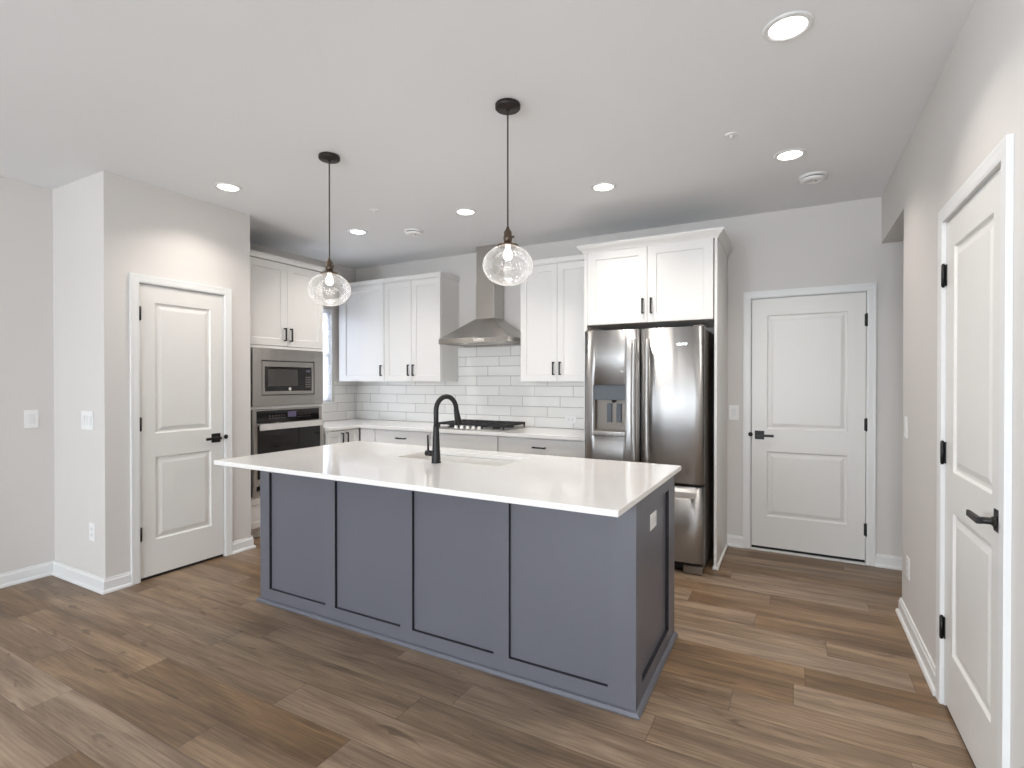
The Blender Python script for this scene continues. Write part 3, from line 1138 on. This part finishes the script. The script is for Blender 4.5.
# ------------------------------------------------------------------ range hood
HX0, HX1, HYF = -3.105, -2.318, 4.20
hcx = (HX0 + HX1) / 2
u = empty('range_hood', (hcx, YB, 1.742), 0, 'stainless steel chimney range hood above the cooktop', 'range hood')
hw = (HX1 - HX0) / 2
hd_ = YB - HYF
b = MB()
lo = [(-hw, -hd_), (hw, -hd_), (hw, -.011), (-hw, -.011)]
cx0, cx1, cyf = -2.842 - hcx, -2.628 - hcx, -(YB - 4.478)
hi = [(cx0 - .006, cyf - .006), (cx1 + .006, cyf - .006), (cx1 + .006, -.011), (cx0 - .006, -.011)]
L0 = [b.bm.verts.new((x, y, .0)) for x, y in lo]
L1 = [b.bm.verts.new((x, y, .048)) for x, y in lo]
L2 = [b.bm.verts.new((x, y, .262)) for x, y in hi]
for A, B in ((L0, L1), (L1, L2)):
    for i in range(4):
        b.bm.faces.new((A[i], A[(i + 1) % 4], B[(i + 1) % 4], B[i]))
b.bm.faces.new(L2)
# hollow underside
I0 = [b.bm.verts.new((x * .965, -.025 if y > -.1 else y + .016, .0)) for x, y in lo]
I1 = [b.bm.verts.new((x * .965, -.025 if y > -.1 else y + .016, .012)) for x, y in lo]
for i in range(4):
    b.bm.faces.new((L0[i], L0[(i + 1) % 4], I0[(i + 1) % 4], I0[i]))
    b.bm.faces.new((I0[i], I0[(i + 1) % 4], I1[(i + 1) % 4], I1[i]))
b.bm.faces.new(I1)
b.build('canopy', 'steel_hood', u, .0015)
MB().box(cx0, cx1, cyf, -.001, .262, .62).build('lower_chimney', 'steel_hood', u, .0012)
MB().box(cx0 + .004, cx1 - .004, cyf + .004, -.001, .62, H - 1.742 - .001).build('upper_chimney', 'steel_hood', u, .0012)
MB().box(.02, .13, -hd_ - .0025, -hd_ - .0002, .010, .036).build('control_panel', 'chrome', u, .0008, 'shiny touch control strip')
for s in (-1, 1):
    MB().lathe([(0, .009), (.03, .009), (.034, .0115)], c=(s * .2, -hd_ + .09, 0), seg=24).build('hood_lamp', 'lens', u)
b = MB()
for k in range(2):
    x0_ = -hw * .7 + k * hw * .72
    b.box(x0_, x0_ + hw * .68, -hd_ + .15, -.06, .006, .0115)
b.build('filter', 'steel_hood', u, .001)

# ------------------------------------------------------------------ cooktop
u = empty('gas_cooktop', (-2.71, 4.345, .9155), 0, 'stainless gas cooktop with black grates and front knobs', 'cooktop')
b = MB().box(-.38, .38, -.262, .262, 0, .009)
b.build('tray', 'steel', u, .004)
g_b = [(-.25, .13, .045), (-.25, -.11, .035), (0, .02, .055), (.25, .13, .045), (.25, -.11, .035)]
for x, y, r_ in g_b:
    MB().lathe([(r_ * 1.25, .0093), (r_ * 1.2, .016), (r_, .018), (r_ * .95, .026), (0, .028)], c=(x, y, 0), seg=24).build('burner', 'iron', u)
for k in range(3):
    x0_ = -.368 + k * .2465
    x1_ = x0_ + .243
    y0_, y1_ = -.175 if k != 1 else -.150, .250
    b = MB()
    t_ = .0065
    zt0, zt1 = .034, .056
    for y in (y0_, y1_):
        b.box(x0_, x1_, y - t_, y + t_, zt0, zt1)
    for x in (x0_ + t_, x1_ - t_):
        b.box(x - t_, x + t_, y0_, y1_, zt0, zt1)
    for f in (.25, .5, .75):
        yy = y0_ + (y1_ - y0_) * f
        b.box(x0_, x1_, yy - t_ * .8, yy + t_ * .8, zt0 + .002, zt1)
    xm = (x0_ + x1_) / 2
    b.box(xm - t_ * .8, xm + t_ * .8, y0_, y1_, zt0 + .002, zt1)
    for x in (x0_ + .008, x1_ - .008):
        for y in (y0_, y1_):
            b.box(x - .006, x + .006, y - .006, y + .006, .0092, zt0)
    b.build('grate', 'iron', u, .001)
for k in range(5):
    x = -.13 + k * .065
    kb = MB().lathe([(0, .0092), (.022, .0092), (.022, .013), (.0175, .015), (.0165, .034), (.014, .037), (0, .038)], c=(x, -.222, 0), seg=24).build('knob', 'knob', u)

# ------------------------------------------------------------------ microwave with trim kit, faces +X
ax0, ax1 = 2.851, 3.601
u = empty('microwave', (-4.08, ax0, 1.156), R(90), 'built-in stainless microwave with black window above the oven', 'microwave')
aw = ax1 - ax0
b = MB()
ix0, ix1, iz0, iz1 = 2.935 - ax0, 3.50 - ax0, .092, .402
HT = .505
for (a, c, d, e) in ((0, ix0, 0, HT), (ix1, aw, 0, HT), (ix0, ix1, 0, iz0), (ix0, ix1, iz1, HT)):
    b.box(a, c, -.022, .016, d + .001, e)
bmesh.ops.remove_doubles(b.bm, verts=b.bm.verts, dist=1e-5)
b.build('trim_kit', 'steel_oven', u, .001, 'stainless surround of the microwave')
MB().box(ix0 + .001, ix1 - .001, .004, .35, iz0 + .001, iz1 - .001).build('housing', 'dark', u)
gx0, gx1, gz0, gz1 = ix0 + .008, ix1 - .008, iz0 + .008, iz1 - .008
b = MB()
wx0, wx1, wz0, wz1 = gx0 + .024, gx1 - .024, gz0 + .030, gz1 - .046
for (a, c, d, e) in ((gx0, wx0, gz0, gz1), (wx1, gx1, gz0, gz1), (wx0, wx1, gz0, wz0), (wx0, wx1, wz1, gz1)):
    b.box(a, c, -.020, .003, d, e)
b.build('door_frame', 'steel_oven', u, .0008)
MB().box(wx0, wx1, -.016, .003, wz0, wz1).build('door_glass', 'glassblack', u)
MB().box(wx0 + .035, wx0 + .345, -.0172, -.0162, wz0 + .045, wz1 - .022).build('window', 'darkglass', u)
pnl = MB().box(wx1 - .075, wx1 - .004, -.0172, -.0162, wz0 + .01, wz1 - .010).build('control_panel', 'dark', u)
b = MB()
for r in range(5):
    for c in range(3):
        b.box(wx1 - .068 + c * .021, wx1 - .052 + c * .021, -.0178, -.0174, wz0 + .03 + r * .022, wz0 + .042 + r * .022)
b.build('buttons', 'slot', pnl)
MB().box(wx1 - .062, wx1 - .016, -.0178, -.0174, wz1 - .045, wz1 - .024).build('display', 'display', pnl)
MB().lathe([(0, -.0016), (.013, -.0012), (.015, 0)], axis='y', c=((wx0 + wx1) / 2 + .01, -.0162, wz0 + .018), seg=24).build('badge', 'knob', u)

# wall oven
u = empty('wall_oven', (-4.08, ax0, .378), R(90), 'stainless wall oven with black glass door below the microwave', 'oven')
b = MB()
OT = .750
aw = 3.590 - ax0
b.box(0, aw, -.014, .40, .0, .045)
b.box(0, .034, -.020, .40, .045, OT).box(aw - .034, aw, -.020, .40, .045, OT).box(.034, aw - .034, -.020, .40, OT - .012, OT)
b.build('housing', 'steel_oven', u, .001)
MB().box(.0345, aw - .0345, -.019, .3, OT - .115, OT - .0125).build('control_panel', 'glassblack', u, .001)
MB().box(.35, .44, -.0202, -.0192, OT - .080, OT - .030).build('display', 'display', u)
b = MB()
for k in range(6):
    for r in range(2):
        b.box(.16 + k * .030, .172 + k * .030, -.0200, -.0192, OT - .085 + r * .022, OT - .079 + r * .022)
b.build('mode_buttons', 'slot', u)
b = MB()
for k in range(6):
    for r in range(2):
        b.box(.46 + k * .026, .470 + k * .026, -.0200, -.0192, OT - .085 + r * .022, OT - .079 + r * .022)
b.build('number_buttons', 'slot', u)
dr = MB().box(.0, aw, -.032, -.0205, OT - .66, OT - .122).build('door', 'steel_oven', u, .0015)
MB().box(.034, aw - .034, -.0345, -.0325, OT - .60, OT - .14).build('door_glass', 'glassblack', dr)
hb = MB().box(.030, aw - .030, -.078, -.064, OT - .178, OT - .124)
hb.build('handle', 'knob', dr, .003)
for x in (.06, aw - .06):
    MB().box(x - .012, x + .012, -.064, -.0347, OT - .172, OT - .142).build('handle_bracket', 'steel_oven', dr, .002)

# ------------------------------------------------------------------ refrigerator
RX0, RX1, RYF = -1.437, -.553, 3.84
rc = (RX0 + RX1) / 2
u = empty('refrigerator', (rc, 4.25, 0), 0, 'stainless french door refrigerator with a water dispenser', 'refrigerator')
fy = RYF - 4.25
hw = (RX1 - RX0) / 2
MB().box(-hw + .008, hw - .008, fy + .085, .40, .03, 1.752).build('body', 'fridgeside', u, .004)
dz0, dz1 = .648, 1.763
midx = -1.002 - rc


def curved_door(x0, x1, z0, z1, hole=None, bulge=.010, name='door'):
    b = MB()
    bm = b.bm
    N = 14
    xs = sorted(set([x0 + (x1 - x0) * k / N for k in range(N + 1)] + (list(hole[:2]) if hole else [])))
    if hole:
        xs = [x for x in xs if x in hole[:2] or min(abs(x - hole[0]), abs(x - hole[1])) > .006]
    zs = [z0, z1] if not hole else [z0, hole[2], hole[3], z1]

    def Y(x):
        t = (x - (x0 + x1) / 2) / ((x1 - x0) / 2)
        e = max(0, abs(t) - .93) / .07
        return fy - bulge * (1 - t * t) + .012 * e * e + bulge * .0
    vc = {}

    def V(x, y, z):
        k = (round(x, 5), round(y, 5), round(z, 5))
        if k not in vc:
            vc[k] = bm.verts.new((x, y, z))
        return vc[k]
    yb = fy + .078
    for a, c in zip(xs, xs[1:]):
        for d, e in zip(zs, zs[1:]):
            if hole and hole[0] - 1e-6 <= a and c <= hole[1] + 1e-6 and d == hole[2]:
                continue
            f = bm.faces.new((V(a, Y(a), d), V(c, Y(c), d), V(c, Y(c), e), V(a, Y(a), e)))
            f.smooth = True
        bm.faces.new((V(a, Y(a), z1), V(c, Y(c), z1), V(c, yb, z1), V(a, yb, z1)))
        bm.faces.new((V(a, Y(a), z0), V(a, yb, z0), V(c, yb, z0), V(c, Y(c), z0)))
        for d, e in zip(zs, zs[1:]):
            bm.faces.new((V(a, yb, d), V(a, yb, e), V(c, yb, e), V(c, yb, d)))
    for d, e in zip(zs, zs[1:]):
        for x in (x0, x1):
            bm.faces.new((V(x, Y(x), d), V(x, Y(x), e), V(x, yb, e), V(x, yb, d)))
    if hole:
        hd2 = fy + .062
        hx = [x for x in xs if hole[0] - 1e-6 <= x <= hole[1] + 1e-6]
        for a, c in zip(hx, hx[1:]):
            for z in (hole[2], hole[3]):
                bm.faces.new((V(a, Y(a), z), V(c, Y(c), z), V(c, hd2, z), V(a, hd2, z)))
            bm.faces.new((V(a, hd2, hole[2]), V(c, hd2, hole[2]), V(c, hd2, hole[3]), V(a, hd2, hole[3])))
        for x in hole[:2]:
            bm.faces.new((V(x, Y(x), hole[2]), V(x, Y(x), hole[3]), V(x, hd2, hole[3]), V(x, hd2, hole[2])))
    return b.build(name, 'steel', u)


dh = (-1.362 - rc, -1.110 - rc, .995, 1.348)
ld = curved_door(-hw, midx - .0025, dz0, dz1, dh)
rd = curved_door(midx + .0025, hw, dz0, dz1)
fz = curved_door(-hw, hw, .085, .626, bulge=.006, name='freezer_drawer')
# dispenser
dsp = MB().box(dh[0] + .001, dh[1] - .001, fy + .002, fy + .060, 1.232, dh[3] - .001).build('dispenser_panel', 'slate', ld, .002)
MB().box(dh[0] + .001, dh[0] + .008, fy + .004, fy + .061, dh[2] + .001, 1.231).box(dh[1] - .008, dh[1] - .001, fy + .004, fy + .061, dh[2] + .001, 1.231).box(dh[0] + .008, dh[1] - .008, fy + .054, fy + .061, dh[2] + .001, 1.231).build('dispenser_recess', 'fridgeside', ld)
b = MB()
dcx = (dh[0] + dh[1]) / 2
for x in (dcx - .012, dcx + .062):
    b.box(x - .019, x + .019, fy + .038, fy + .052, 1.06, 1.205)
b.build('dispenser_paddle', 'slate', ld, .003)
MB().lathe([(0, 0), (.012, 0), (.016, .02), (0, .022)], c=(dcx + .025, fy + .03, 1.212), seg=16).build('dispenser_nozzle', 'dark', ld)
MB().box(dh[0] + .004, dh[1] - .004, fy - .020, fy + .052, dh[2] + .001, dh[2] + .007).build('drip_tray', 'fridgeside', ld, .002)
b = MB().box(dh[0] - .002, dh[1] + .002, fy - .0165, fy - .0095, dh[2] - .036, dh[2] - .001)
b.build('dispenser_lip', 'chrome', ld, .002)


def bar_handle(par, xc, z0, z1):
    b = MB()
    n = 12
    rows = []
    for k in range(n + 1):
        t = k / n
        z = z0 + (z1 - z0) * t
        off = .042 + .018 * math.sin(PI * t)
        y = fy - off
        rows.append([b.bm.verts.new(p) for p in ((xc - .019, y + .004, z), (xc - .013, y - .008, z), (xc + .013, y - .008, z), (xc + .019, y + .004, z), (xc + .012, y + .010, z), (xc - .012, y + .010, z))])
    for A, B in zip(rows, rows[1:]):
        for k in range(6):
            f = b.bm.faces.new((A[k], A[(k + 1) % 6], B[(k + 1) % 6], B[k]))
            f.smooth = True
    b.bm.faces.new(rows[0])
    b.bm.faces.new(rows[-1][::-1])
    for z in (z0 + .035, z1 - .035):
        b.box(xc - .010, xc + .010, fy - .040, fy - .002, z - .014, z + .014)
    return b.build('handle', 'steel', par, label='long curved steel door handle')


bar_handle(ld, -1.038 - rc, .74, 1.685)
bar_handle(rd, -.940 - rc, .74, 1.685)
b = MB().box(-hw + .055, hw - .042, fy - .062, fy - .046, .555, .598)
for x in (-hw + .10, hw - .08):
    b.box(x - .015, x + .015, fy - .046, fy + .002, .565, .593)
b.build('handle', 'satin', fz, .004, 'flat steel freezer handle')
MB().box(-.735 - rc, -.665 - rc, fy - .0105, fy - .004, 1.632, 1.648).build('badge', 'chrome', rd, .001)
MB().box(-hw + .01, hw - .01, fy + .080, fy + .0845, .630, .645).build('gasket', 'dark', u)
MB().box(-hw + .03, hw - .03, fy + .05, fy + .0835, .02, .083).build('kick_grille', 'dark', u)
for s in (-1, 1):
    MB().box(s * (hw - .075) - .065, s * (hw - .075) + .065, fy + .015, fy + .049, .006, .062).build('foot', 'fridgeside', u, .003)
    MB().box(s * (hw - .04) - .035, s * (hw - .04) + .035, fy + .02, fy + .12, 1.764, 1.774).build('hinge_cover', 'fridgeside', u, .004)

# ------------------------------------------------------------------ pendants
def pendant(x, y, gz, label):
    u = empty('pendant_lamp', (x, y, H), 0, label, 'pendant lamp', 'glass globe pendants above the island')
    MB().lathe([(0, -.0005), (.060, -.0005), (.062, -.004), (.062, -.020), (.058, -.024), (.010, -.026), (.008, -.034), (0, -.035)], seg=40).build('canopy', 'bronze', u)
    zt = gz + .094 - H      # top of the glass
    MB().tube([(0, 0, -.03), (0, 0, zt + .075)], .0038, 10).build('cord', 'braid', u)
    MB().lathe([(0, .098), (.006, .097), (.009, .085), (.014, .078), (.0195, .070), (.0195, .048), (.0215, .046), (.0215, .030), (.0195, .028), (.0195, .014), (0, .013)], c=(0, 0, zt), seg=28).build('socket', 'brass', u, label='aged brass lamp socket')
    b = MB().lathe([(.0197, .013), (.030, .013), (.052, .006), (.055, -.001), (.051, -.003), (.0197, .007)], c=(0, 0, zt), seg=32)
    b.tube([(.018, 0, .042 + zt), (.034, 0, .044 + zt)], .006, 10)
    b.build('collar', 'brass', u)
    prof = []
    rh, rv = .124, .099
    for k in range(33):
        a = R(68) - (R(68) + R(90)) * k / 32
        prof.append((max(0, rh * math.cos(a)) if k < 32 else 0, rv * math.sin(a)))
    MB().lathe([(r, h + gz - H) for r, h in prof], seg=64).build('globe', 'seeded', u, label='clear seeded glass globe')
    b = MB()
    bp = [(.012, .006), (.012, -.010), (.016, -.020), (.022, -.034), (.0235, -.046), (.020, -.058), (.012, -.066), (0, -.069)]
    b.lathe(bp, c=(0, 0, zt), seg=28)
    b.build('bulb', 'bulb', u, label='glowing white bulb')
    l = bpy.data.lights.new('bulb_light', 'POINT')
    l.energy = .7
    l.color = (1, .93, .86)
    l.shadow_soft_size = .035
    lo_ = bpy.data.objects.new('bulb_light', l)
    COL.objects.link(lo_)
    lo_.parent = u
    lo_.location = (0, 0, zt - .10)
    return u


pendant(-2.476, 2.25, 1.932, 'clear glass globe pendant on a black cord, the left of the two')
pendant(-1.242, 2.25, 1.948, 'clear glass globe pendant on a black cord in front of the range hood')


# ------------------------------------------------------------------ ceiling fixtures
def downlight(x, y, label):
    u = empty('recessed_light', (x, y, H), 0, label, 'ceiling light', 'recessed ceiling lights')
    MB().lathe([(.066, -.0005), (.088, -.0005), (.089, -.003), (.084, -.0065), (.068, -.008), (.066, -.003)], seg=40).build('trim_ring', 'trim', u)
    MB().lathe([(0, -.0035), (.066, -.0035), (.066, -.0007), (0, -.0007)], seg=40).build('lens', 'lens', u)
    l = bpy.data.lights.new('lamp', 'AREA')
    l.shape = 'DISK'
    l.size = .13
    l.energy = LAMP_W
    l.color = WARM
    l.spread = R(122)
    o = bpy.data.objects.new('lamp', l)
    COL.objects.link(o)
    o.parent = u
    o.location = (0, 0, -.012)
    return u


for (x, y, lb) in ((-3.495, 2.27, 'lit round recessed light above the pantry door side'),
                   (-3.50, 3.51, 'lit round recessed light between left pendant and smoke detector'),
                   (-2.325, 3.51, 'lit round recessed light left of the right pendant, toward the hood'),
                   (-1.176, 3.52, 'lit round recessed light in front of the refrigerator cabinet, right of the pendants'),
                   (-.024, 3.555, 'lit round recessed light nearest the large round detector'),
                   (-.024, 2.27, 'lit round recessed light at the top edge of the picture'),
                   ):
    downlight(x, y, lb)


def detector(name, x, y, r, label, cat):
    u = empty(name, (x, y, H), 0, label, cat)
    MB().lathe([(0, -.0005), (r, -.0005), (r, -.010), (r * .97, -.014), (0, -.014)], seg=40).build('base', 'plate', u)
    MB().lathe([(0, -.0145), (r * .80, -.0145), (r * .80, -.021), (0, -.021)], seg=36).build('vent_gap', 'dark', u)
    MB().lathe([(r * .86, -.0212), (r * .86, -.030), (r * .70, -.037), (r * .45, -.038), (r * .42, -.0345), (0, -.0345), ], seg=40).lathe([(0, -.0213), (r * .86, -.0213)], seg=40).build('cover', 'plate', u)
    MB().lathe([(0, -.0348), (.006, -.0348), (.005, -.037), (0, -.0375)], c=(r * .2, 0, 0), seg=12).build('test_button', 'slot', u)
    return u


detector('smoke_detector', .108, 4.00, .086, 'white round smoke detector near the back right corner of the ceiling', 'smoke detector')
detector('smoke_detector', -3.039, 3.742, .088, 'white round smoke detector on the ceiling left of the hood', 'smoke detector')


def sprinkler(x, y, label):
    u = empty('fire_sprinkler', (x, y, H), 0, label, 'sprinkler', 'ceiling sprinklers')
    MB().lathe([(.011, -.0005), (.032, -.0005), (.031, -.005), (.020, -.008), (.011, -.008)], seg=28).build('escutcheon', 'plate', u)
    MB().lathe([(0, -.0006), (.0108, -.0006), (.010, -.010), (.005, -.013), (.004, -.020), (0, -.020)], seg=16).build('head', 'plate', u)
    MB().lathe([(0, -.0202), (.012, -.0202), (.012, -.0215), (0, -.0215)], seg=20).build('deflector', 'plate', u)


sprinkler(-.309, 3.112, 'small white ceiling sprinkler between the two right-hand recessed lights')
sprinkler(-2.946, 3.131, 'small white ceiling sprinkler between the two pendants')


# ------------------------------------------------------------------ switches and outlets
def wall_plate(name, loc, rz, w, h, label, cat, kind):
    u = empty(name, loc, rz, label, cat)
    MB().box(-w / 2, w / 2, -.0055, -.0005, -h / 2, h / 2).build('cover_plate', 'plate', u, .0015)
    if kind.startswith('switch'):
        n = int(kind[-1])
        for k in range(n):
            x = (k - (n - 1) / 2) * .046
            b = MB()
            b.prism([(-.0057, -.033), (-.0075, -.033), (-.0095, .033), (-.0057, .033)], 0, x - .016, x + .016)
            b.build('rocker', 'trim', u, .001)
    elif kind == 'outletH' or kind == 'outlet':
        horiz = kind == 'outletH'
        for s in (-1, 1):
            if horiz:
                b = MB().box(s * .020 - .014, s * .020 + .014, -.0072, -.0057, -.0165, .0165)
            else:
                b = MB().box(-.0165, .0165, -.0072, -.0057, s * .020 - .014, s * .020 + .014)
            rcp = b.build('socket', 'trim', u, .001)
            b = MB()
            for q in (-.006, .006):
                if horiz:
                    b.box(s * .020 - .005, s * .020 + .005, -.0077, -.0074, q - .001, q + .001)
                else:
                    b.box(q - .001, q + .001, -.0077, -.0074, s * .020 - .005, s * .020 + .005)
            b.build('slots', 'slot', rcp)
    return u


wall_plate('light_switch', (XL, 1.584, 1.115), R(90), .078, .124, 'white rocker light switch on the grey far left wall', 'light switch', 'switch1')
wall_plate('light_switch', (-4.155, YS, 1.114), 0, .160, .124, 'wide white light switch plate on the short wall left of the pantry door', 'light switch', 'switch3')
wall_plate('power_outlet', (-4.098, YS, .374), 0, .074, .118, 'white wall outlet low on the short wall left of the pantry door', 'outlet', 'outlet')
wall_plate('light_switch', (-.437, YB, 1.115), 0, .076, .122, 'white light switch between refrigerator enclosure and back door', 'light switch', 'switch1')
wall_plate('light_switch', (XR, 3.68, 1.115), R(-90), .076, .122, 'white light switch on the right wall near the hall opening', 'light switch', 'switch1')
wall_plate('power_outlet', (XR, 3.60, .335), R(-90), .074, .118, 'white wall outlet low on the right wall near its end', 'outlet', 'outlet')
wall_plate('power_outlet', (IX1 - .0195, 2.478, .720), R(90), .118, .074, 'white horizontal outlet on the end of the grey island', 'outlet', 'outletH')
wall_plate('power_outlet', (-1.89, 4.681, 1.005), 0, .118, .074, 'white horizontal outlet on the tiles left of the refrigerator', 'outlet', 'outletH')
